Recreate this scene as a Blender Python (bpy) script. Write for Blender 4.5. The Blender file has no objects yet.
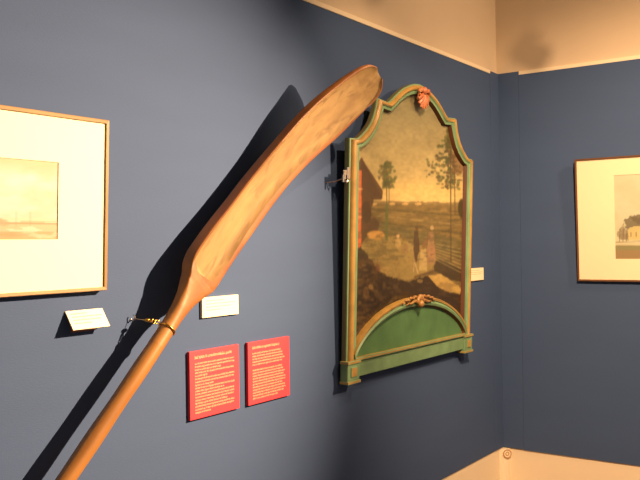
import bpy, bmesh, math, random
import numpy as np
from mathutils import Vector, Matrix

random.seed(4)
R = math.radians
scn = bpy.context.scene
COL = scn.collection

# ------------------------------------------------------------------ camera
FPX = 829.4
CAM = Vector((-4.8685, -2.04, 1.5815))
yaw, pitch, roll = 0.61091, 0.003697, -0.014119
cy_, sy_, cp_, sp_ = math.cos(yaw), math.sin(yaw), math.cos(pitch), math.sin(pitch)
fwd = Vector((cy_*cp_, sy_*cp_, sp_))
r0 = Vector((sy_, -cy_, 0)); u0 = r0.cross(fwd)
rgt = math.cos(roll)*r0 + math.sin(roll)*u0
upv = -math.sin(roll)*r0 + math.cos(roll)*u0
cd = bpy.data.cameras.new('camera'); cam = bpy.data.objects.new('camera', cd); COL.objects.link(cam)
M = Matrix((rgt, upv, -fwd)).transposed().to_4x4(); M.translation = CAM
cam.matrix_world = M
cd.sensor_width = 36; cd.lens = FPX/640*36; cd.clip_start = .05
scn.camera = cam

# ------------------------------------------------------------------ world, lamps, exposure
w = bpy.data.worlds.new('world'); scn.world = w; w.use_nodes = True
w.node_tree.nodes['Background'].inputs[0].default_value = (1.0, .84, .66, 1)
w.node_tree.nodes['Background'].inputs[1].default_value = .27
vs = scn.view_settings
vs.view_transform = 'Standard'; vs.look = 'None'; vs.gamma = 1; vs.use_curve_mapping = False
vs.exposure = 0.0

WARM = (1.0, .61, .33)
def spot(name, loc, aim, energy, deg, blend=.6, rad=.02, col=WARM):
    l = bpy.data.lights.new(name, 'SPOT'); l.energy = energy; l.spot_size = R(deg); l.spot_blend = blend
    l.shadow_soft_size = rad; l.color = col
    o = bpy.data.objects.new(name, l); COL.objects.link(o)
    o.location = loc
    o.rotation_euler = (Vector(aim)-Vector(loc)).to_track_quat('-Z', 'Y').to_euler()
    return o
spot('key_spot', (-.5, -2.85, 3.0), (-3.6, 0, 1.1), 3750, 49, 1, .018)
spot('blade_spot', (-2.2, -1.5, 3.3), (-1.5, 0, 1.85), 130, 50, .9, .03)
spot('corner_spot', (-2.8, -1.9, 3.2), (-.1, -.75, 1.15), 880, 66, 1, .06)
spot('wash_spot', (-.8, -2.2, 3.02), (-.5, 0, 1.9), 150, 98, 1, .10)

# ------------------------------------------------------------------ helpers
def lin(c):
    return tuple(((x/255)/12.92 if x/255 <= .04045 else ((x/255+.055)/1.055)**2.4) for x in c)

def mat(name, col, rough=.6, metal=0, var=0., scale=6, stretch=(1, 1, 1), col2=None, bump=0., bscale=None, spec=.5, coat=0):
    m = bpy.data.materials.new(name); m.use_nodes = True
    nt = m.node_tree; b = nt.nodes['Principled BSDF']
    b.inputs['Roughness'].default_value = rough; b.inputs['Metallic'].default_value = metal
    b.inputs['Specular IOR Level'].default_value = spec
    if coat: b.inputs['Coat Weight'].default_value = coat; b.inputs['Coat Roughness'].default_value = .2
    c = lin(col)
    tc = nt.nodes.new('ShaderNodeTexCoord'); mp = nt.nodes.new('ShaderNodeMapping'); mp.inputs['Scale'].default_value = stretch
    nt.links.new(tc.outputs['Object'], mp.inputs[0])
    n = nt.nodes.new('ShaderNodeTexNoise'); n.inputs['Scale'].default_value = scale; n.inputs['Detail'].default_value = 5
    nt.links.new(mp.outputs[0], n.inputs['Vector'])
    rp = nt.nodes.new('ShaderNodeValToRGB')
    c2 = lin(col2) if col2 else tuple(x*(1-var) for x in c)
    rp.color_ramp.elements[0].position = .3; rp.color_ramp.elements[1].position = .7
    rp.color_ramp.elements[0].color = (*c2, 1); rp.color_ramp.elements[1].color = (*c, 1)
    nt.links.new(n.outputs['Fac'], rp.inputs[0]); nt.links.new(rp.outputs[0], b.inputs['Base Color'])
    if bump:
        n2 = nt.nodes.new('ShaderNodeTexNoise'); n2.inputs['Scale'].default_value = bscale or scale*8; n2.inputs['Detail'].default_value = 3
        nt.links.new(mp.outputs[0], n2.inputs['Vector'])
        bp = nt.nodes.new('ShaderNodeBump'); bp.inputs['Strength'].default_value = bump; bp.inputs['Distance'].default_value = .002
        nt.links.new(n2.outputs['Fac'], bp.inputs['Height']); nt.links.new(bp.outputs[0], b.inputs['Normal'])
    return m

def vcol_mat(name, rough=.6):
    m = bpy.data.materials.new(name); m.use_nodes = True
    nt = m.node_tree; b = nt.nodes['Principled BSDF']; b.inputs['Roughness'].default_value = rough
    a = nt.nodes.new('ShaderNodeVertexColor'); a.layer_name = 'Col'
    nt.links.new(a.outputs[0], b.inputs['Base Color']); return m

def obj(name, bm, mats, parent=None, smooth=False, loc=None):
    me = bpy.data.meshes.new(name)
    bmesh.ops.recalc_face_normals(bm, faces=bm.faces)
    bm.to_mesh(me); bm.free()
    for m in (mats if isinstance(mats, (list, tuple)) else [mats]): me.materials.append(m)
    if smooth:
        for p in me.polygons: p.use_smooth = True
        try: me.set_sharp_from_angle(angle=R(40))
        except Exception: pass
    o = bpy.data.objects.new(name, me); COL.objects.link(o)
    if parent: o.parent = parent
    if loc: o.location = loc
    return o

def tag(o, label, cat, group=None):
    o['label'] = label; o['category'] = cat
    if group: o['group'] = group
    return o

def thing(name, label, cat, loc=(0, 0, 0), rot=(0, 0, 0), group=None):
    o = bpy.data.objects.new(name, None); COL.objects.link(o); o.empty_display_size = .05
    o.location = loc; o.rotation_euler = rot
    return tag(o, label, cat, group)

def box(bm, x0, x1, y0, y1, z0, z1, bev=0, mi=0):
    r = bmesh.ops.create_cube(bm, size=1)
    vs_ = r['verts']
    bmesh.ops.scale(bm, verts=vs_, vec=(x1-x0, y1-y0, z1-z0))
    bmesh.ops.translate(bm, verts=vs_, vec=((x0+x1)/2, (y0+y1)/2, (z0+z1)/2))
    fs = {f for v in vs_ for f in v.link_faces}
    for f in fs: f.material_index = mi
    if bev:
        es = list({e for v in vs_ for e in v.link_edges})
        bmesh.ops.bevel(bm, geom=es, offset=bev, segments=2, affect='EDGES', profile=.6)
    return bm

def tube(bm, pts, rad, n=10, closed=False, mi=0):
    pts = [Vector(p) for p in pts]; rings = []
    N = len(pts)
    for i, p in enumerate(pts):
        a = pts[(i-1) % N] if (closed or i > 0) else p
        b = pts[(i+1) % N] if (closed or i < N-1) else p
        t = (b-a).normalized()
        ref = Vector((0, 0, 1)) if abs(t.z) < .9 else Vector((1, 0, 0))
        e1 = t.cross(ref).normalized(); e2 = t.cross(e1)
        r = rad[i] if isinstance(rad, (list, tuple)) else rad
        rings.append([bm.verts.new(p+r*(math.cos(k*2*math.pi/n)*e1+math.sin(k*2*math.pi/n)*e2)) for k in range(n)])
    for i in range(N if closed else N-1):
        A, B = rings[i], rings[(i+1) % N]
        for k in range(n):
            f = bm.faces.new((A[k], A[(k+1) % n], B[(k+1) % n], B[k])); f.material_index = mi
    if not closed:
        bm.faces.new(rings[0][::-1]).material_index = mi; bm.faces.new(rings[-1]).material_index = mi
    return bm

def ball(bm, c, r, sc=(1, 1, 1), seg=12, mi=0):
    q = bmesh.ops.create_uvsphere(bm, u_segments=seg, v_segments=max(6, seg//2+2), radius=r)
    bmesh.ops.scale(bm, verts=q['verts'], vec=sc); bmesh.ops.translate(bm, verts=q['verts'], vec=c)
    for v in q['verts']:
        for f in v.link_faces: f.material_index = mi

def prism(bm, poly, y0, y1, mi=0):
    """poly of (x,z), extruded along y"""
    A = [bm.verts.new((x, y0, z)) for x, z in poly]; B = [bm.verts.new((x, y1, z)) for x, z in poly]
    n = len(poly)
    fs = [bm.faces.new(A), bm.faces.new(B[::-1])]
    for i in range(n): fs.append(bm.faces.new((A[i], B[i], B[(i+1) % n], A[(i+1) % n])))
    for f in fs: f.material_index = mi

def inpoly(X, Y, poly):
    ins = np.zeros(X.shape, bool); n = len(poly); j = n-1
    for i in range(n):
        xi, yi = poly[i]; xj, yj = poly[j]
        c = ((yi > Y) != (yj > Y)) & (X < (xj-xi)*(Y-yi)/((yj-yi) or 1e-9)+xi)
        ins ^= c; j = i
    return ins

rng = np.random.RandomState(7)
def vnoise(X, Y, sx, sy, octs=3, seed=0):
    out = np.zeros(X.shape); amp = 1; tot = 0
    for o in range(octs):
        rs = np.random.RandomState(seed*17+o); G = rs.rand(64, 64)
        x = X/sx*(2**o); y = Y/sy*(2**o)
        xi = np.floor(x).astype(int); yi = np.floor(y).astype(int)
        fx = x-xi; fy = y-yi; fx = fx*fx*(3-2*fx); fy = fy*fy*(3-2*fy)
        g = lambda a, b: G[a % 64, b % 64]
        v = (g(xi, yi)*(1-fx)+g(xi+1, yi)*fx)*(1-fy)+(g(xi, yi+1)*(1-fx)+g(xi+1, yi+1)*fx)*fy
        out += v*amp; tot += amp; amp *= .5
    return out/tot

class Canvas:
    """colours worked out per vertex of a flat sheet; coordinates as seen straight on after tracing"""
    def __init__(s, X, Y): s.X, s.Y = X, Y; s.C = np.zeros(X.shape+(3,))
    def put(s, mask, col, a=1.):
        m = (mask*a)[..., None] if mask.dtype != bool else (mask.astype(float)*a)[..., None]
        s.C = s.C*(1-m)+np.array(col, float)*m
    def poly(s, pts, col, a=1., jit=0, seed=1):
        X, Y = s.X, s.Y
        if jit:
            X = X+jit*(vnoise(X, Y, 3, 3, 2, seed)-.5)*2; Y = Y+jit*(vnoise(X, Y, 3, 3, 2, seed+3)-.5)*2
        s.put(inpoly(X, Y, pts), col, a)
    def blob(s, cx, cy, rx, ry, col, a=1., jit=.5, sc=4, seed=2):
        d = ((s.X-cx)/rx)**2+((s.Y-cy)/ry)**2 + jit*(vnoise(s.X, s.Y, sc, sc, 3, seed)-.5)*2
        s.put(np.clip((1.15-d)*3, 0, 1), col, a)
    def line(s, p, q, wd, col, a=1.):
        px, py = p; dx, dy = q[0]-px, q[1]-py; L = dx*dx+dy*dy
        t = np.clip(((s.X-px)*dx+(s.Y-py)*dy)/L, 0, 1)
        d = np.hypot(s.X-px-t*dx, s.Y-py-t*dy)
        s.put(np.clip((wd-d)/max(wd*.6, .2), 0, 1), col, a)

DESIGN = [[180.23110839294526, 1.8148087839272662, 411.97572714792716], [46.99186456089723, -203.53741109029914, 365.5872107969597], [0.20007964275612974, -0.0041707025525978695, 1.0]]
def sheet(name, us, vs_, place, canvas_fn, keep, m, parent, traced=True, tone=(1, 1, 1)):
    """grid sheet in parent's local XZ; place(u,v)->local point, keep mask by (u,v)"""
    U, V = np.meshgrid(us, vs_, indexing='ij')
    nU, nV = U.shape
    pts = [Vector(place(U[i, j], V[i, j])) for i in range(nU) for j in range(nV)]
    if traced:
        # the design was drawn on a skewed grid; this plane-to-plane map squares it up on the panel
        q = np.stack([U, V, np.ones(U.shape)], -1) @ np.array(DESIGN).T
        cv = Canvas(q[..., 0]/q[..., 2], q[..., 1]/q[..., 2])
    else: cv = Canvas(U, V)
    canvas_fn(cv)
    K = keep(U, V)
    faces = []
    idx = lambda i, j: i*nV+j
    for i in range(nU-1):
        for j in range(nV-1):
            if K[i, j] and K[i+1, j] and K[i, j+1] and K[i+1, j+1]:
                faces.append((idx(i, j), idx(i+1, j), idx(i+1, j+1), idx(i, j+1)))
    me = bpy.data.meshes.new(name); me.from_pydata([tuple(q) for q in pts], [], faces)
    C = np.clip(cv.C, 0, 255)/255.
    C = np.where(C <= .04045, C/12.92, ((C+.055)/1.055)**2.4).reshape(-1, 3)*np.array(tone)
    at = me.color_attributes.new('Col', 'FLOAT_COLOR', 'POINT')
    at.data.foreach_set('color', np.concatenate([C, np.ones((len(C), 1))], 1).astype('f').ravel())
    me.materials.append(m)
    b = bmesh.new(); b.from_mesh(me)
    bmesh.ops.delete(b, geom=[v for v in b.verts if not v.link_faces], context='VERTS'); b.to_mesh(me); b.free()
    o = bpy.data.objects.new(name, me); COL.objects.link(o); o.parent = parent
    return o

# ------------------------------------------------------------------ materials
blue = mat('blue_wall_fabric', (66, 88, 127), .85, var=.06, scale=1.5, bump=.25, bscale=90, stretch=(1, 1, 5), spec=.2)
plaster = mat('cream_plaster', (214, 198, 172), .8, var=.05, scale=2)
creampaint = mat('cream_paint', (238, 226, 198), .55, var=.03, scale=3)
floor_m = mat('oak_floor', (150, 105, 65), .45, scale=2, stretch=(.4, 6, 1), col2=(115, 78, 45))
woodside = mat('varnished_brown_wood', (132, 86, 42), .45, scale=7, stretch=(1, 1, 1), col2=(104, 60, 30), bump=.2, bscale=50)
nt = woodside.node_tree; bsd = nt.nodes['Principled BSDF']; old = bsd.inputs['Base Color'].links[0].from_socket
tcn = nt.nodes.new('ShaderNodeTexCoord'); sx = nt.nodes.new('ShaderNodeSeparateXYZ'); nt.links.new(tcn.outputs['Object'], sx.inputs[0])
mr = nt.nodes.new('ShaderNodeMapRange'); mr.inputs[1].default_value = .02; mr.inputs[2].default_value = .4; nt.links.new(sx.outputs[0], mr.inputs[0])
mp_ = nt.nodes.new('ShaderNodeMapping'); mp_.inputs['Scale'].default_value = (.5, 5, 5); nt.links.new(tcn.outputs['Object'], mp_.inputs[0])
nn = nt.nodes.new('ShaderNodeTexNoise'); nn.inputs['Scale'].default_value = 5; nn.inputs['Detail'].default_value = 5; nt.links.new(mp_.outputs[0], nn.inputs['Vector'])
rr2 = nt.nodes.new('ShaderNodeValToRGB'); rr2.color_ramp.elements[0].position = .3; rr2.color_ramp.elements[1].position = .7
rr2.color_ramp.elements[0].color = (*lin((120, 80, 40)), 1); rr2.color_ramp.elements[1].color = (*lin((160, 116, 62)), 1); nt.links.new(nn.outputs['Fac'], rr2.inputs[0])
mxx = nt.nodes.new('ShaderNodeMix'); mxx.data_type = 'RGBA'; nt.links.new(mr.outputs[0], mxx.inputs[0]); nt.links.new(rr2.outputs[0], mxx.inputs[6]); nt.links.new(old, mxx.inputs[7])
nt.links.new(mxx.outputs[2], bsd.inputs['Base Color'])
brass = mat('brass', (215, 170, 80), .28, metal=1, var=.1)
steel = mat('dull_steel', (190, 185, 175), .35, metal=1, var=.1)

# ------------------------------------------------------------------ setting
def struct(name, bm, m):
    o = obj(name, bm, m); o['kind'] = 'structure'; return o
ZB, ZT, ZC = .30, 2.60, 3.55
b = bmesh.new(); box(b, -7.5, .25, .018, .25, 0, ZC); struct('wall_left', b, plaster)
b = bmesh.new(); box(b, .018, .25, -5, .018, 0, ZC); struct('wall_right', b, plaster)
b = bmesh.new(); box(b, -7.5, .25, -5, .25, -.1, 0); struct('floor', b, floor_m)
b = bmesh.new(); box(b, -7.5, .25, -5, .25, ZC, ZC+.1); struct('ceiling', b, plaster)
b = bmesh.new(); box(b, -7.5, -.125, 0, .018, ZB, ZT, .002); struct('trim_1', b, blue)
b = bmesh.new(); box(b, 0, .018, -5, -.132, ZB-.004, ZT-.004, .002); struct('trim_2', b, blue)
b = bmesh.new()
prism(b, [(-.125, ZB+.001), (-.0, ZB+.001), (0, ZT+.017), (-.125, ZT+.017)], -.0015, .018)
box(b, -.0015, .018, -.132, .018, ZB+.001, ZT+.017)
struct('trim_3', b, blue)
b = bmesh.new(); box(b, -7.5, -.125, -.004, .018, ZT, ZT+.022, .003); struct('trim_4', b, creampaint)
b = bmesh.new(); box(b, .004, .018, -5, -.132, ZT-.004, ZT+.018, .003); struct('trim_5', b, creampaint)
b = bmesh.new(); box(b, -7.5, .018, .006, .018, 0, ZB, .0); struct('baseboard_left', b, creampaint)
b = bmesh.new(); box(b, .009, .018, -5, .006, 0, ZB-.004, .0); struct('baseboard_right', b, creampaint)
# narrow rounded upright in the corner below the blue covering
b = bmesh.new()
prof = [(.009, .006), (-.045, .006), (-.042, -.01), (-.03, -.026), (-.012, -.037), (.009, -.04)]
A = [b.verts.new((x, y, 0)) for x, y in prof]; B = [b.verts.new((x, y, ZB-.004)) for x, y in prof]
b.faces.new(A); b.faces.new(B[::-1])
for i in range(len(prof)): b.faces.new((A[i], A[(i+1) % 6], B[(i+1) % 6], B[i]))
struct('trim_6', b, creampaint)

# ------------------------------------------------------------------ round cap in the corner
cap = thing('round_cap', 'small round cream cap with a ringed face in the wall corner above the skirting', 'cap',
            (-.024, -.033, .268), (0, 0, R(-48)))
b = bmesh.new(); tube(b, [(0, .012, 0), (0, -.006, 0)], .027, 28); obj('disc', b, creampaint, cap, True)
b = bmesh.new(); tube(b, [(.024*math.cos(t), -.006, .024*math.sin(t)) for t in np.linspace(0, 2*math.pi, 28, endpoint=False)], .0035, 8, True)
obj('rim', b, mat('tan_edge', (190, 150, 100), .5), cap, True)
b = bmesh.new(); tube(b, [(.010*math.cos(t), -.006, .010*math.sin(t)) for t in np.linspace(0, 2*math.pi, 20, endpoint=False)], .003, 8, True)
obj('inner_ring', b, mat('tan_ring', (190, 150, 100), .5), cap, True)

# ------------------------------------------------------------------ framed prints
glassless = vcol_mat('printed_paper', .7)
def framed_print(name, label, loc, tilt, rz, w_, h_, fw, fcol, matcol, px0, px1, pz0, pz1, fn, tone):
    t = thing(name, label, 'framed print', loc, (tilt, 0, rz), 'mounted landscape prints in thin frames')
    fm = mat('frame_moulding', fcol, .4, scale=9, var=.25, coat=.2)
    b = bmesh.new(); d = .022
    o = [(0, 0), (w_, 0), (w_, h_), (0, h_)]; i = [(fw, fw), (w_-fw, fw), (w_-fw, h_-fw), (fw, h_-fw)]
    loops = [[(x, d, z) for x, z in o], [(x, .001, z) for x, z in o],
             [(x+(1 if x == 0 else -1)*.002, -.001, z+(1 if z == 0 else -1)*.002) for x, z in o],
             [(x, 0, z) for x, z in i], [(x, .006, z) for x, z in i]]
    V = [[b.verts.new(p) for p in L] for L in loops]
    for a, c in zip(V, V[1:]):
        for k in range(4): b.faces.new((a[k], a[(k+1) % 4], c[(k+1) % 4], c[k]))
    obj('frame', b, fm, t)
    b = bmesh.new(); box(b, .002, w_-.002, .012, d-.001, .002, h_-.002); obj('backing_board', b, mat('grey_board', (150, 140, 120)), t)
    b = bmesh.new()   # mount with a window
    o = [(fw*.6, fw*.6), (w_-fw*.6, fw*.6), (w_-fw*.6, h_-fw*.6), (fw*.6, h_-fw*.6)]
    i = [(px0, pz0), (px1, pz0), (px1, pz1), (px0, pz1)]
    V = [[b.verts.new((x, y, z)) for x, z in L] for L, y in ((o, .005), (i, .005), (i, .0075))]
    for a, c in zip(V, V[1:]):
        for k in range(4): b.faces.new((a[k], a[(k+1) % 4], c[(k+1) % 4], c[k]))
    obj('mount', b, mat('mount_card', matcol, .8, var=.02), t)
    sheet('print', np.linspace(px0-.002, px1+.002, 150), np.linspace(pz0-.002, pz1+.002, 90), lambda u, v: (u, .0075, v), fn,
          lambda U, V: np.ones(U.shape, bool), glassless, t, traced=False, tone=tone)
    return t

def left_print(c):
    X, Y = c.X*1000, c.Y*1000     # mm in the frame
    y0 = 158; H = 223
    g = (Y-y0)/H
    n = vnoise(X, Y, 110, 45, 4, 3); n2 = vnoise(X, Y, 60, 8, 3, 5)
    sky = np.array([206, 170, 118])*(1-n[..., None]) + np.array([250, 236, 196])*n[..., None]
    c.C = sky*1.0
    c.put(np.clip((g-.8)*5, 0, 1)*(.6+.4*n2), (222, 178, 112), .8)
    c.put(((g < .27)).astype(float), (232, 196, 140), .7)
    c.put(((g < .24) & (n2 > .4)).astype(float), (206, 158, 100), .6)
    c.put(((g < .1)).astype(float)*n2, (190, 134, 76), .9)
    c.put(((np.abs(g-.2) < .012)).astype(float), (186, 138, 86), .8)
    c.X, c.Y = X, Y
    for (x, y, rx, ry) in ((440, 205, 60, 22), (340, 212, 50, 18), (180, 205, 70, 24), (505, 204, 30, 10)):
        c.blob(x, y, rx, ry, (204, 150, 98), .7, .8, 14, 4)
    for x in (600, 555, 470, 250): c.line((x, 195), (x, 235), 2, (170, 120, 76), .7)

def right_print(c):
    X, Y = c.X*1000, c.Y*1000; y0 = 130; H = 472; x0 = 222
    g = (Y-y0)/H; n = vnoise(X, Y, 90, 60, 4, 9)
    c.C = np.array([206, 184, 132])*(1-n[..., None])+np.array([226, 206, 158])*n[..., None]
    c.put(np.clip((.3-g)*8, 0, 1), (214, 186, 130), .7)
    c.put((g < .16).astype(float), (128, 112, 62), .75)
    c.put((g < .1).astype(float), (164, 124, 76), .9)
    c.X, c.Y = X, Y
    for k in range(16):
        c.blob(x0+15+random.random()*110, y0+120+random.random()*50, 16, 18, (150, 122, 82), .7, .8, 12, k)
    for x, y, rx, ry in ((x0+100, y0+200, 55, 40), (x0+125, y0+225, 35, 25), (x0+290, y0+190, 70, 50)):
        c.blob(x, y, rx, ry, (112, 92, 60), .8, .8, 14, 7)
    c.poly([(x0+70, y0+110), (x0+70, y0+168), (x0+100, y0+184), (x0+215, y0+184), (x0+240, y0+165), (x0+240, y0+110)], (222, 186, 110), .9, 2)
    for x in range(int(x0+85), int(x0+235), 28): c.line((x, y0+128), (x, y0+150), 4, (146, 110, 66), .8)
    for x in (x0+20, x0+40, x0+58): c.line((x, y0+100), (x+6, y0+170), 2.5, (120, 96, 60), .8)
    c.line((x0, y0+96), (x0+430, y0+104), 3, (150, 120, 74), .8)
    c.line((x0, y0+78), (x0+430, y0+70), 3, (196, 160, 104), .8)

framed_print('framed_print', 'framed print in a narrow gilt frame with wide white mount, left of the wooden paddle',
             (-4.02, -.027, 1.445), R(2.3), 0, .875, .524, .011, (156, 126, 80), (246, 242, 204), .182, .693, .158, .382, left_print, (.62, .76, 1.25))
framed_print('framed_print', 'framed print of a house and trees, thin dark frame, alone on the right-hand wall',
             (-.026, -.486, 1.337), R(2.0), R(-90), .87, .712, .011, (104, 72, 44), (232, 220, 188), .219, .651, .130, .606, right_print, (.72, .95, 1.3))

# ------------------------------------------------------------------ text panels and caption cards
redm = mat('red_panel', (204, 56, 72), .55, var=.03)
redside = mat('red_panel_edge', (206, 70, 80), .55)
ink = mat('pale_lettering', (236, 180, 142), .6)
def text_panel(x0, z0, w_, h_, label, title_w, rows):
    t = thing('text_panel', label, 'text panel', (x0, 0, z0), group='red text panels')
    b = bmesh.new(); box(b, 0, w_, -.012, 0, 0, h_, .0008); obj('board', b, redm, t)
    rr = random.Random(int(x0*100))
    def marks(bm, z, frac, hh, y=-.0123):
        x = .026; end = .026+(w_-.045)*frac
        while x < end:
            n = rr.randint(2, 9)
            for k in range(n):
                cw = hh*rr.uniform(.45, .7)
                if x+cw > end: break
                up = hh*(1.35 if rr.random() < .22 else 1.0); dn = -.3*hh if rr.random() < .1 else 0
                if rr.random() < .5:    # hollow letter
                    s = cw*.28
                    box(bm, x, x+s, y, -.0118, z+dn, z+up); box(bm, x+cw-s, x+cw, y, -.0118, z, z+hh)
                    box(bm, x+s, x+cw-s, y, -.0118, z+hh*.78, z+hh)
                else:
                    box(bm, x, x+cw*.8, y, -.0118, z+dn, z+hh*.35); box(bm, x, x+cw*.45, y, -.0118, z+hh*.35, z+up)
                    box(bm, x, x+cw*.8, y, -.0118, z+hh*.72, z+hh)
                x += cw+hh*.10
            x += hh*.34
    b = bmesh.new(); marks(b, h_*(1-.115), title_w, .0078); obj('heading', b, ink, t)
    b = bmesh.new()
    z = h_*(1-.20); step = h_*.045
    for f in rows:
        if f: marks(b, z, f, .0050)
        z -= step
    obj('lettering', b, ink, t)
    return t
text_panel(-2.772, .971, .262, .238, 'red text panel with pale writing, left one of the pair below the caption card', .90,
           [.97, .97, .62, .95, .30, .97, .96, .45, .97, .72, .96, .97, .95, .80, .97, .95, .38])
text_panel(-2.458, .970, .259, .238, 'red text panel with pale writing, the right one of the pair nearer the painted panel', .80,
           [.84, .88, .90, .95, .88, .0, .86, .90, .95, .92, .96, .95, .88, .94, .97, .90, .72])

cardm = mat('white_card', (250, 240, 205), .6, var=.02)
cardtext = mat('pale_ink', (214, 178, 130), .7)
def card(bm, w_, h_, d=.010): box(bm, 0, w_, -d, 0, 0, h_, .0006)
def card_rows(bm, w_, h_, fr, y0, y1):
    for k, f in enumerate(fr):
        z = h_*(.80-.155*k); x = w_*.1
        while x < w_*f:
            l = random.uniform(.006, .016); box(bm, x, min(x+l, w_*f), y0, y1, z, z+.0028); x += l+.003
def caption(loc, label, fr):
    t = thing('caption_card', label, 'caption card', loc, group='small white caption cards')
    b = bmesh.new(); card(b, .195, .072); obj('card', b, cardm, t)
    b = bmesh.new(); card_rows(b, .195, .072, fr, -.0102, -.0099); obj('lettering', b, cardtext, t)
caption((-2.702, 0, 1.3215), 'small white caption card flat on the blue wall just right of the paddle neck', (.6, .9, .8, .5))
caption((-.477, 0, 1.3505), 'small cream caption card right of the painted panel near the room corner', (.7, .9, .85))
# sloping card: top edge on the wall, lower edge standing off it
t = thing('caption_card', 'sloping white caption card tilted off the wall below the framed print, left of the paddle', 'caption card',
          (-3.284, 0, 1.335), group='small white caption cards')
b = bmesh.new()
prism(b, [(0, 0), (.138, 0), (.138, .0025), (0, .0025)], 0, 1)
for v in b.verts: pass
b.free(); b = bmesh.new()
pA = [(-.039, 0), (-.003, .054), (0, .052), (-.036, -.002)]
A = [b.verts.new((0, y, z)) for y, z in pA]; B = [b.verts.new((.138, y, z)) for y, z in pA]
b.faces.new(A); b.faces.new(B[::-1])
for i in range(4): b.faces.new((A[i], A[(i+1) % 4], B[(i+1) % 4], B[i]))
obj('card', b, cardm, t)
b = bmesh.new()
for k, f in enumerate((.55, .9, .8, .5)):
    s = .80-.17*k; x = .014
    while x < .138*f:
        l = random.uniform(.005, .013)
        q = [Vector((xx, -.0392+.036*ss, .054*ss)) + Vector((0, -.0004, .0003)) for xx, ss in ((x, s), (x+l, s), (x+l, s+.05), (x, s+.05))]
        b.faces.new([b.verts.new(p) for p in q]); x += l+.003
obj('lettering', b, cardtext, t)
b = bmesh.new()   # supporting foot behind the card, fixed to the wall
A = [b.verts.new(p) for p in ((.02, 0, .045), (.02, 0, -.012), (.02, -.026, .008))]
B = [b.verts.new(p) for p in ((.115, 0, .045), (.115, 0, -.012), (.115, -.026, .008))]
b.faces.new(A); b.faces.new(B[::-1])
for i in range(3): b.faces.new((A[i], A[(i+1) % 3], B[(i+1) % 3], B[i]))
obj('wedge', b, mat('brown_wedge', (120, 84, 60), .6), t)

# ------------------------------------------------------------------ wooden paddle
ang = R(44.0)
PD = thing('wooden_paddle', 'giant wooden paddle with long round shaft and outward-curving hollowed blade, slanting across the blue wall', 'paddle',
           (-3.02, 0, 1.262), (0, -ang, 0))      # local X runs up the shaft, local Z across it, -Y off the wall
pal = mat('shaft_wood', (160, 116, 62), .36, scale=5, stretch=(.5, 5, 5), col2=(120, 80, 40), bump=.15, bscale=12, coat=.15)
# s, wl, wr, back height, thickness, exponent
ST = [(-.02, .027, -.027, .078, .054, 2), (.05, .026, -.026, .077, .053, 2), (.09, .025, -.025, .077, .051, 2.1), (.15, .029, -.026, .077, .050, 2.3),
      (.19, .036, -.030, .077, .050, 2.8), (.235, .052, -.040, .077, .050, 3.5), (.27, .071, -.055, .078, .050, 5), (.293, .088, -.064, .078, .050, 7),
      (.32, .0935, -.067, .077, .050, 9), (.36, .094, -.066, .075, .050, 9), (.46, .091, -.070, .071, .049, 9), (.60, .080, -.078, .068, .048, 9),
      (.74, .074, -.084, .068, .046, 9), (.88, .069, -.089, .078, .044, 9), (1.0, .069, -.098, .096, .042, 8), (1.1, .070, -.110, .115, .040, 8),
      (1.2, .067, -.121, .140, .040, 7), (1.3, .060, -.124, .172, .038, 6), (1.39, .053, -.119, .212, .034, 5), (1.44, .046, -.108, .246, .028, 5),
      (1.468, .036, -.092, .266, .024, 4), (1.482, .022, -.068, .278, .020, 4), (1.488, .004, -.045, .283, .018, 3)]
SA = np.array(ST)
def st(s): return [float(np.interp(s, SA[:, 0], SA[:, k])) for k in range(1, 6)]
# smooth the tables a little
def sts(s):
    acc = np.zeros(5); W = 0
    hw = .018 if .27 < s < 1.40 else .006
    if s < .25: hw = .03
    for k in (-2, -1, 0, 1, 2):
        wt = 3-abs(k); acc += wt*np.array(st(min(max(s+k*hw, -.02), 1.488))); W += wt
    return acc/W
HOL = [(.300, .0999), (.292, .04), (.294, .0), (.299, -.02), (.310, -.034), (.345, -.046), (.43, -.058), (.58, -.057), (.74, -.064), (.88, -.072), (.97, -.079), (1.1, -.098), (1.2, -.113), (1.3, -.119), (1.5, -.125)]
HS = np.array([h[0] for h in HOL]); HW = np.array([h[1] for h in HOL])
def rlim(s):  # right limit of the hollow
    return float(np.interp(s, HS[4:], HW[4:]))
svals = list(np.arange(.0, .27, .006)) + list(np.arange(.27, .36, .0025)) + list(np.arange(.36, 1.42, .007)) + list(np.arange(1.42, 1.4881, .0025))
NR = 120
bm = bmesh.new(); rings = []; hollow = {}
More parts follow.
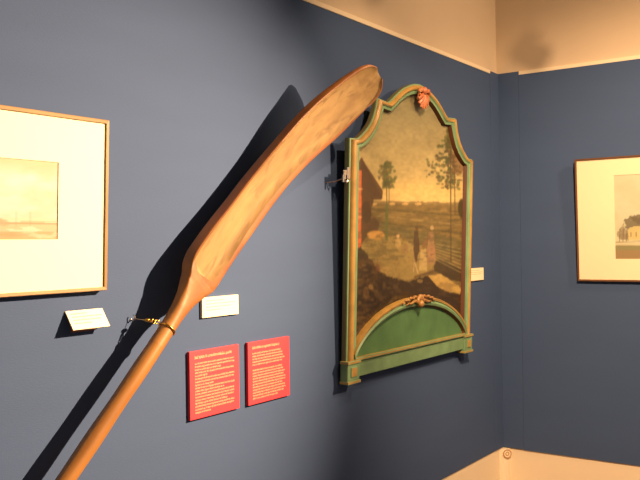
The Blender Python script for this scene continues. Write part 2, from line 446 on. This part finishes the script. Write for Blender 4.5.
for s in svals:
    wl, wr, hb, tk, ex = sts(s)
    bf = float(np.interp(s, [.16, .29], [0, 1])); tk *= 1-.15*bf; wr -= .008*bf; wl += .003*bf
    c = (wl+wr)/2; a = (wl-wr)/2; yb = -(hb+tk/2)
    raw = []
    for k in range(NR):
        # spread samples more evenly across the flat face
        t = 2*math.pi*k/NR
        ct, sn = math.cos(t), math.sin(t)
        ww = math.copysign(abs(ct)**(2/ex), ct)
        yy = math.copysign(abs(sn)**(2/ex), sn)
        if ex > 3:
            f = min(1, (ex-3)/4)
            tt = (t/(2*math.pi)*4) % 4
            # square-walk param with rounded corners
            def sq(tt):
                if tt < .5: return (1, tt*2)
                if tt < 1.5: return (1-(tt-.5)*2, 1)
                if tt < 2.5: return (-1, 1-(tt-1.5)*2)
                if tt < 3.5: return (-1+(tt-2.5)*2, -1)
                return (1, -1+(tt-3.5)*2)
            qx, qy = sq(tt)
            m = max(1e-6, (abs(qx)**14+abs(qy)**14)**(1/14))
            ww = ww*(1-f)+qx/m*f; yy = yy*(1-f)+qy/m*f
        W_ = c+a*ww; Y_ = yb-tk/2*yy
        W_ -= (.011 if ww > 0 else -.005)*bf*abs(ww)*(yy+1)/2
        raw.append([W_, Y_, yy])
    lo = (rlim(s) if s > .31 else float(np.interp(s, [.293, .31], [.02, -.034])))+.004*bf; hi = wl-.011*bf-.004
    if s < .31: hi = min(hi, float(np.interp(s, [.293, .31], [.045, .08])))
    lo = max(lo, wr+.004)
    KH, KL = 17, 42     # these two samples run exactly along the hollow's left and right borders
    if s > .292:
        w16, w44 = raw[15][0], raw[45][0]
        for k in range(16, 45):
            raw[k][0] = (w16+(hi-w16)*(k-15)/2 if k <= KH else hi+(lo-hi)*(k-KH)/(KL-KH) if k <= KL else lo+(w44-lo)*(k-KL)/3)
    ring = []
    for k, (W_, Y_, yy) in enumerate(raw):
        ins = False
        if s > .292 and KH <= k <= KL:
            d = min(W_-lo, hi-W_, (s-.292)*1.2)
            if d > 0:
                q_ = min(1, d/.030); depth = min(.018, tk*.45)*q_*(2-q_)
                Y_ += depth
            ins = True
        ring.append((bm.verts.new((s, Y_, W_)), ins))
    rings.append(ring)
face_h = []
for A, B in zip(rings, rings[1:]):
    for k in range(NR):
        q = (A[k], A[(k+1) % NR], B[(k+1) % NR], B[k])
        f = bm.faces.new([v[0] for v in q]); f.material_index = 0
        if all(v[1] for v in q): face_h.append(f)
bm.faces.new([v[0] for v in rings[0]]); bm.faces.new([v[0] for v in rings[-1]])
bmesh.ops.recalc_face_normals(bm, faces=bm.faces)
hb_ = bmesh.new(); vm = {}
for f in face_h:
    vs2 = []
    for v in f.verts:
        if v not in vm: vm[v] = hb_.verts.new(v.co)
        vs2.append(vm[v])
    hb_.faces.new(vs2)
bmesh.ops.delete(bm, geom=face_h, context='FACES')
blade = obj('blade', bm, woodside, PD, True)
# bare wood of the hollow: streaks along the grain and dark marks
fw_ = bpy.data.materials.new('bare_hollow_wood'); fw_.use_nodes = True
nt = fw_.node_tree; bs = nt.nodes['Principled BSDF']; bs.inputs['Roughness'].default_value = .72; bs.inputs['Specular IOR Level'].default_value = .25
tc = nt.nodes.new('ShaderNodeTexCoord')
def nz(scale, st_, detail=5, dist=0):
    mp = nt.nodes.new('ShaderNodeMapping'); mp.inputs['Scale'].default_value = st_
    nt.links.new(tc.outputs['Object'], mp.inputs[0])
    n = nt.nodes.new('ShaderNodeTexNoise'); n.inputs['Scale'].default_value = scale; n.inputs['Detail'].default_value = detail; n.inputs['Distortion'].default_value = dist
    nt.links.new(mp.outputs[0], n.inputs['Vector']); return n.outputs['Fac']
def ramp(src, p0, p1, c0, c1):
    r_ = nt.nodes.new('ShaderNodeValToRGB'); r_.color_ramp.elements[0].position = p0; r_.color_ramp.elements[1].position = p1
    r_.color_ramp.elements[0].color = (*c0, 1); r_.color_ramp.elements[1].color = (*c1, 1); nt.links.new(src, r_.inputs[0]); return r_.outputs[0]
base = ramp(nz(4, (1, 6, 6)), .3, .7, lin((122, 100, 66)), lin((146, 124, 82)))
mk = ramp(nz(5, (1.4, 5, 7), 8, .8), .54, .70, (0, 0, 0), (1, 1, 1))
mx = nt.nodes.new('ShaderNodeMix'); mx.data_type = 'RGBA'
ml = nt.nodes.new('ShaderNodeMath'); ml.operation = 'MULTIPLY'; ml.inputs[1].default_value = .5
nt.links.new(mk, ml.inputs[0]); nt.links.new(ml.outputs[0], mx.inputs[0])
nt.links.new(base, mx.inputs[6]); mx.inputs[7].default_value = (*lin((84, 64, 44)), 1)
nt.links.new(mx.outputs[2], bs.inputs['Base Color'])
bp = nt.nodes.new('ShaderNodeBump'); bp.inputs['Strength'].default_value = .3; bp.inputs['Distance'].default_value = .003
nt.links.new(nz(14, (1, 4, 4)), bp.inputs['Height']); nt.links.new(bp.outputs[0], bs.inputs['Normal'])
hf = obj('hollow_face', hb_, fw_, blade, True); hf['label'] = 'pale bare wood of the hollowed blade face'
bm = bmesh.new()
hs = list(np.linspace(-1.77, .002, 60))
tube(bm, [(s, -.105, 0) for s in hs], [.0215 if i == 0 else (.0265+.0008*math.sin(i*.7)) for i in range(60)], 32)
obj('shaft', bm, pal, PD, True)

# hanger of the paddle
hg = thing('wall_hanger', 'brass ring and wire with a small hook, tying the paddle shaft to the blue wall', 'hanger', (-3.026, 0, 1.342))
b = bmesh.new(); tube(b, [(0, .004, 0), (0, -.012, 0), (.001, -.018, .004), (.0, -.018, .014), (-.001, -.012, .016)], .0022, 8)
ball(b, (0, -.002, 0), .0042, (1, .5, 1)); obj('hook', b, steel, hg, True)
Rw = Vector((-3.02, 0, 1.262))
def pl(s, y, wv): return Vector((Rw.x+s*math.cos(ang)-wv*math.sin(ang), y, Rw.z+s*math.sin(ang)+wv*math.cos(ang)))-Vector((-3.026, 0, 1.342))
b = bmesh.new(); att = pl(.072, -.094, .030)
mid = Vector((.016, -.050, .0))
tube(b, [(0, -.016, .006), tuple(Vector((0, -.016, .006)).lerp(mid, .5)+Vector((0, 0, -.001))), tuple(mid)], .0013, 6); obj('wire', b, steel, hg, True)
b = bmesh.new(); ball(b, mid+Vector((.004, -.005, 0)), .0075, (1.5, 1.1, .8)); tube(b, [mid, tuple(mid.lerp(att, .45))], .0045, 10)
for q in (.55, .75, .95):
    cc = mid.lerp(att, q); tube(b, [tuple(cc+Vector((.006*math.cos(t), .004*math.sin(t)*(1 if q != .75 else .2), .006*math.sin(t)))) for t in np.linspace(0, 6.283, 12, endpoint=False)], .0016, 6, True)
obj('clasp', b, brass, hg, True)
b = bmesh.new()
pts = [tuple(pl(.072, -.1035+.0272*math.sin(t), .0272*math.cos(t))) for t in np.linspace(0, 2*math.pi, 32, endpoint=False)]
tube(b, pts, .0036, 10, True); obj('ring', b, brass, hg, True)

# ------------------------------------------------------------------ painted panel in its shaped frame
PX, PY, PZ = -1.200, -.04, .960
TP = math.atan2(.05, 1.38)
PN = thing('painted_panel', 'arched landscape painting in a scalloped green and gilt wooden frame with a green lunette below', 'painting',
           (PX, PY, PZ), (TP, 0, 0)); PN.scale = (1.016, 1.016, 1.016)
green = mat('green_frame_paint', (122, 160, 120), .5, scale=10, col2=(104, 138, 102), bump=.2)
gold = mat('old_gilding', (184, 148, 78), .42, scale=14, col2=(150, 124, 66), bump=.2, coat=.2)
brownside = mat('brown_frame_edge', (88, 104, 68), .5, scale=5, col2=(104, 86, 50))
darkrab = mat('dark_rebate', (84, 48, 28), .6, var=.3)
lun_m = mat('green_lunette_paint', (88, 134, 88), .6, scale=7, col2=(72, 112, 72), bump=.15)
# right half, bottom to top: outer and inner outlines
OUT = [(.622, .06), (.622, .3), (.622, .6), (.622, .9), (.622, 1.062), (.560, 1.066), (.535, 1.080), (.484, 1.115), (.448, 1.150), (.424, 1.190), (.410, 1.229), (.402, 1.264),
       (.302, 1.257), (.270, 1.275), (.232, 1.300), (.195, 1.323), (.155, 1.344), (.105, 1.364), (.055, 1.378), (0, 1.384)]
INN = [(.540, .06), (.540, .3), (.540, .6), (.540, .9), (.540, 1.020), (.505, 1.032), (.480, 1.045), (.432, 1.078), (.398, 1.112), (.370, 1.155), (.352, 1.190), (.338, 1.216),
       (.272, 1.212), (.235, 1.236), (.198, 1.262), (.165, 1.283), (.130, 1.300), (.088, 1.315), (.045, 1.324), (0, 1.328)]
def both(L): return L+[(-x, z) for x, z in L[-2::-1]]
O2, I2 = both(OUT), both(INN)
# profile across the moulding: fraction from outer to inner, height toward the room (negative y = out), material
PROF = [(0, .024, 2), (0, .004, 2), (.02, 0, 0), (.12, -.001, 0), (.16, -.009, 1), (.26, -.015, 1), (.40, -.016, 1), (.52, -.012, 1), (.63, -.004, 0), (.70, -.006, 0), (.88, -.004, 0), (.93, .002, 3), (1.0, .018, 3)]
b = bmesh.new(); rows = []
for (ox, oz), (ix, iz) in zip(O2, I2):
    rows.append([b.verts.new((ox+(ix-ox)*f, y, oz+(iz-oz)*f)) for f, y, m in PROF])
for A, B in zip(rows, rows[1:]):
    for k in range(len(PROF)-1):
        f = b.faces.new((A[k], A[k+1], B[k+1], B[k])); f.material_index = PROF[k+1][2]
for rr_ in (rows[0], rows[-1]): b.faces.new(rr_)
fr = obj('frame', b, [green, gold, brownside, darkrab], PN, True)
# lower rail
b = bmesh.new(); box(b, -.57, .57, -.004, .024, .022, .098, .003, 0); box(b, -.565, .565, -.014, .02, .094, .108, .004, 1)
obj('bottom_rail', b, [green, gold], PN)
# corner blocks
for s in (-1, 1):
    b = bmesh.new(); x0, x1 = sorted((s*.535, s*.632))
    box(b, x0, x1, -.016, .024, .012, .088, .006, 0)
    box(b, x0-.004, x1+.004, -.021, .024, .0, .014, .003, 1); box(b, x0-.004, x1+.004, -.021, .024, .086, .100, .003, 1)
    xm = (x0+x1)/2
    box(b, xm-.025, xm+.025, -.020, -.01, .028, .074, .004, 1)
    obj('corner_block', b, [green, gold], PN)
# lunette board under the arch, then the arch moulding
def arc(xh, z0, z1, n=41, p=2.0):
    out = []
    for i in range(n):
        t = math.pi*i/(n-1); c = math.cos(t); x = xh*c
        out.append((x, z0+(z1-z0)*max(0, 1-abs(c)**2.15)**(.72)))
    return out
AO = arc(.575, .125, .340); AI = arc(.555, .095, .288)
b = bmesh.new()
prism(b, [(x, z) for x, z in arc(.56, .095, .31)], .008, .0165); obj('lunette_board', b, lun_m, PN)
b = bmesh.new(); rows = []
PR2 = [(0, .022, 1), (0, -.002, 1), (.12, -.014, 1), (.32, -.012, 1), (.38, -.008, 0), (.60, -.014, 0), (.80, -.010, 0), (.88, .0, 3), (1.0, .012, 3)]
for (ox, oz), (ix, iz) in zip(AO, AI):
    rows.append([b.verts.new((ox+(ix-ox)*f, y, oz+(iz-oz)*f)) for f, y, m in PR2])
for A, B in zip(rows, rows[1:]):
    for k in range(len(PR2)-1):
        f = b.faces.new((A[k], A[k+1], B[k+1], B[k])); f.material_index = PR2[k+1][2]
obj('arch_moulding', b, [green, gold, brownside, darkrab], PN, True)
# gilded carving on the arch: shell between leafy scrolls
giltred = mat('reddish_gilding', (172, 138, 82), .4, scale=20, col2=(136, 90, 48), bump=.3, coat=.2)
b = bmesh.new()
for k in range(7):
    a = R(-75+25*k); ball(b, (.026*math.sin(a), -.024, .318+.022*math.cos(a)), .012, (.8, .8, 1.4), 8)
ball(b, (0, -.028, .308), .018, (1, .9, 1), 10)
for s in (-1, 1):
    for k in range(6):
        x = s*(.045+.022*k); z = .338-.0008*k*k-.004*(k % 2)
        ball(b, (x, -.020, z+.006), .012-.0008*k, (1.5, .7, .7), 8)
    tube(b, [(s*(.03+.02*k), -.018, .322+.004*math.sin(k*1.8)-.0006*k*k) for k in range(6)], [.008, .008, .007, .006, .005, .003], 8)
obj('carved_crest', b, giltred, PN, True)
flaregilt = mat('flare_tinted_gilding', (196, 132, 92), .4, scale=20, col2=(170, 96, 62), bump=.3, coat=.2)  # gilding with the pink of the lens flare put into its colour
b = bmesh.new()
for k in range(7):
    a = R(-66+22*k)
    tube(b, [(.0, -.020, 1.335), (.030*math.sin(a), -.028, 1.335-.034*math.cos(a)), (.060*math.sin(a), -.020, 1.335-.072*math.cos(a))], [.006, .011, .008], 8)
for s in (-1, 1):
    tube(b, [(s*.012, -.024, 1.346), (s*.035, -.028, 1.352), (s*.052, -.024, 1.338), (s*.048, -.022, 1.324), (s*.036, -.024, 1.328)], [.010, .011, .010, .008, .006], 8)
ball(b, (0, -.026, 1.350), .019, (1, .8, 1), 10)
obj('carved_shell', b, flaregilt, PN, True)
# metal bracket on the left edge, reaching the wall
b = bmesh.new()
box(b, -.668, -.622, -.002, .006, .900, .922, .001); box(b, -.668, -.660, -.002, .006, .870, .922, .001)
tube(b, [(-.650, .002, .915), (-.652, .002, .885), (-.640, .002, .868), (-.628, .002, .880)], .003, 8)
box(b, -.640, -.616, -.004, .004, .885, .935, .001)
tube(b, [(-.664, .004, .885), (-.676, .030, .874), (-.690, .071, .868)], .003, 8)
obj('bracket', b, steel, PN)

def painting(c):
    X, Y = c.X, c.Y
    n = vnoise(X, Y, 26, 18, 4, 2); n2 = vnoise(X, Y, 5, 3, 3, 8); n3 = vnoise(X, Y, 12, 2.2, 3, 12)
    hz = 203+.02*(X-360)
    g = np.clip((Y-95)/(hz-95), 0, 1)[..., None]
    sky = np.array([124, 110, 78])*(1-g)+np.array([206, 168, 104])*g
    sky = sky*(.86+.28*n[..., None])
    c.C = sky
    c.put(np.clip(1-np.abs(Y-hz+14)/14, 0, 1), (216, 172, 100), .6)
    ground = Y > hz
    gc = np.array([118, 92, 50])*(.75+.5*n3[..., None])
    c.put(ground, (0, 0, 0), 1); c.C = np.where(ground[..., None], gc, c.C)
    # far woods and roofs on the skyline
    c.put((np.abs(Y-hz+1) < 1.6+2.2*(n2-.5)) , (120, 94, 54), .8)
    for x in (374, 392, 405, 418): c.blob(x, 204, 3.5, 1.3, (210, 160, 96), .8, .3)
    # pale field strips and rails
    for k, (y0, y1) in enumerate(((209, 214), (216, 223), (222, 232), (229, 242), (236, 250))):
        c.line((378, y0), (464, y1+2), .8, (156, 126, 76) if k % 2 else (78, 66, 38), .8)
    c.poly([(376, 222), (464, 240), (464, 262), (436, 248), (400, 236), (376, 232)], (96, 84, 48), .6, 1)
    # open yard
    c.poly([(359, 246), (372, 238), (396, 236), (412, 244), (432, 250), (438, 262), (424, 276), (408, 279), (390, 277), (378, 270), (370, 258)], (144, 116, 64), .95, 2)
    c.put(((Y > 245) & (Y < 276) & (n2 > .55)), (140, 104, 54), .25)
    # dark foreground
    c.poly([(352, 248), (360, 246), (370, 258), (379, 271), (392, 278), (408, 281), (430, 276), (446, 284), (466, 296), (468, 350), (352, 352)], (54, 38, 22), .97, 2)
    c.put((Y > 284) & (n > .52), (40, 28, 16), .5)
    c.put(((X < 378) & (Y > 258) & (n2 > .5)), (102, 68, 34), .45)
    c.poly([(428, 276), (440, 274), (452, 281), (461, 288), (460, 294), (448, 292), (437, 286)], (186, 144, 76), .95, .8)
    c.poly([(434, 262), (440, 259), (466, 272), (466, 284), (450, 279), (434, 271)], (66, 50, 30), .95, .8)
    # fence at right
    for k in range(7):
        c.line((436, 244+2.6*k), (466, 250+4.2*k), .55, (168, 142, 92), .75)
        c.line((436, 245.5+2.6*k), (466, 252+4.2*k), .5, (64, 52, 32), .7)
    # barn: gable roof, wall, orange post, haystack
    c.poly([(355, 199), (355, 168), (361.5, 157), (366, 165), (383, 191), (382, 199.5)], (92, 62, 36), 1)
    c.poly([(355, 199), (362, 160), (382, 196), (381, 200)], (76, 50, 30), .6)
    c.poly([(357, 199), (374, 199), (371, 210), (370, 232), (357, 250)], (84, 56, 32), .95, .6)
    c.blob(366, 213, 5, 12, (60, 38, 22), .7); c.blob(374, 226, 5, 8, (78, 50, 34), .8)
    c.blob(376, 235, 9, 4.5, (198, 140, 70), .9, .2)
    c.poly([(356.8, 170), (361.6, 170), (361.2, 246), (356.6, 250)], (194, 92, 48), 1)
    c.line((356.5, 189), (362, 189), .9, (226, 168, 110)); c.line((356.5, 217), (361.5, 217), .8, (214, 150, 96))
    # small round tree with two stems, green post
    for k in range(170):
        t = random.random(); y = 162+t*26; x = 387.3+random.gauss(0, 1)*(1.3+2.6*math.sin(min(1, t*1.25)*2.6))
        c.blob(x, y, .9+1.1*random.random(), .8+1.0*random.random(), (88+random.randint(-16, 16), 80+random.randint(-10, 12), 42), .6, .8, 1.6, k % 40)
    c.blob(386, 184, 4, 3, (66, 60, 34), .45)
    c.line((386.6, 186), (386.8, 206), .6, (92, 72, 40)); c.line((389.2, 186), (389, 206), .5, (100, 78, 44), .8)
    c.poly([(385.3, 204), (388.2, 204), (388.0, 241), (385.2, 240)], (90, 92, 48), .9)
    # tall tree at the right
    for k in range(330):
        t = random.random(); y = 127+t*62; x = 451+random.gauss(0, 1)*(2.0+4.6*t)-1.0*t
        if t > .35 and random.random() < .38:
            br = random.choice((150, 160, 168, 176, 180)); q = random.random(); x = 452-q*(26 if br > 165 else 16); y = br-q*3+random.gauss(0, 2.2)
        x = min(x, 465)
        c.blob(x, y, .9+1.5*random.random(), .7+1.0*random.random(), (80+random.randint(-16, 16), 70+random.randint(-10, 12), 38), .62, .9, 1.6, k % 40)
    c.blob(458, 163, 7, 14, (96, 58, 34), .5, .5)
    c.line((450.5, 150), (451, 262), .8, (84, 62, 34), .9); c.line((454.5, 165), (455, 215), .7, (90, 68, 38), .8)
    c.blob(462, 208, 4, 10, (60, 52, 28), .9, .3)
    # people in the yard
    c.blob(398, 243, 3.2, 4.5, (176, 138, 82), .9, .2); c.blob(398, 236, 1.7, 2, (196, 150, 98), 1, 0); c.blob(405, 249, 4, 5, (138, 104, 62), .8, .3)
    c.blob(412, 248, 4, 6, (150, 120, 70), .8, .3)
    c.poly([(414, 231), (418.5, 231), (419.5, 247), (417, 262), (415, 262), (413.6, 246)], (72, 50, 34), .9, .8)
    c.blob(416.6, 228, 1.7, 2.2, (92, 62, 40), 1, 0); c.line((414.5, 262), (418, 273), .9, (180, 146, 96)); c.line((414, 262), (413.5, 272), .9, (170, 136, 90))
    c.poly([(429, 232), (433, 232), (435, 246), (435.5, 264), (425, 264), (427, 247)], (150, 108, 72), .85, .9)
    c.blob(432, 228, 1.8, 2.6, (176, 140, 96), .9, 0.3); c.line((429.5, 236), (423, 246), 1.2, (130, 76, 50), .8)
    c.poly([(420, 250), (426, 248), (427, 271), (419, 271)], (176, 142, 88), .85, .5)
    c.blob(432, 252, 3, 6, (160, 108, 74), .6, .2)
    c.line((415, 277), (434, 271), 1.3, (92, 64, 36)); c.blob(420, 281, 3, 1.8, (150, 116, 66), .7)
    c.blob(378, 268, 2.2, 4, (112, 66, 40), .9, .3); c.blob(386, 270, 6, 4, (172, 134, 76), .6, .3)
    c.blob(371, 287, 2.4, 2.8, (150, 110, 60), .8, .2); c.blob(366, 293, 3, 6, (112, 78, 40), .6, .4)
    # flecks of light in the dark foreground, soft brushwork everywhere
    c.put(((Y > 262) & (X < 400) & (vnoise(X, Y, 4, 2.5, 3, 41) > .58)), (120, 88, 48), .4)
    c.put(((Y > 282) & (X > 395) & (vnoise(X, Y, 7, 2, 3, 43) > .6)), (104, 76, 42), .35)
    c.put(((Y > 208) & (Y < 262) & (vnoise(X, Y, 6, 1.6, 3, 47) > .57)), (74, 62, 36), .4)
    c.C *= (.90+.20*vnoise(X, Y, 3, 2, 3, 31))[..., None]
    for _ in range(2):      # soften the drawing a little, as thin glazes do
        c.C[1:-1, 1:-1] = (c.C[1:-1, 1:-1]*2+c.C[:-2, 1:-1]+c.C[2:, 1:-1]+c.C[1:-1, :-2]+c.C[1:-1, 2:])/6

zo = np.array(I2)
def keep_picture(U, V):
    poly = [(x*1.03, z+.006) for x, z in I2]
    poly = [(.548, .09)]+poly[0:]+[(-.548, .09)]
    return inpoly(U, V, poly)
sheet('picture', np.linspace(-.56, .56, 320), np.linspace(.09, 1.345, 330), lambda u, v: (u, .0165, v), painting, keep_picture, vcol_mat('oil_paint', .42), PN, tone=(.96, 1.2, 1.35))
b = bmesh.new(); prism(b, [(x*.99, z-.004 if z > .2 else z) for x, z in O2][::-1], .019, .0235); obj('back_board', b, brownside, PN)

# ------------------------------------------------------------------ ceiling track and unlit spotlight, added out of view to shadow the frieze
tr = thing('added_track', 'white ceiling track added out of view to carry the shadow-casting spotlight', 'lighting track', (-1.2, -.93, ZC))
b = bmesh.new(); box(b, -1.3, .9, -.018, .018, -.03, 0, .003); obj('rail', b, creampaint, tr)
b = bmesh.new(); box(b, .9, .93, -.02, .02, -.032, 0, .002); obj('end_cap', b, steel, tr)
sp = thing('frieze_shadow_spotlight', 'dark unlit spotlight on a rod, added out of view to cast a soft shadow on the frieze', 'spotlight', (-1.2, -.93, ZC-.015))
b = bmesh.new(); tube(b, [(0, 0, -.012), (0, 0, -.54)], .008, 12); obj('rod', b, steel, sp, True)
dk = mat('dark_metal', (52, 50, 48), .4, metal=.6)
b = bmesh.new(); tube(b, [(-.05, .03, -.59), (-.035, .02, -.58), (.035, -.02, -.635), (.04, -.022, -.638)], [.026, .042, .052, .048], 24); obj('lamp_head', b, dk, sp, True)
b = bmesh.new(); box(b, -.012, .012, -.04, .04, -.56, -.53, .002); obj('yoke', b, dk, sp)
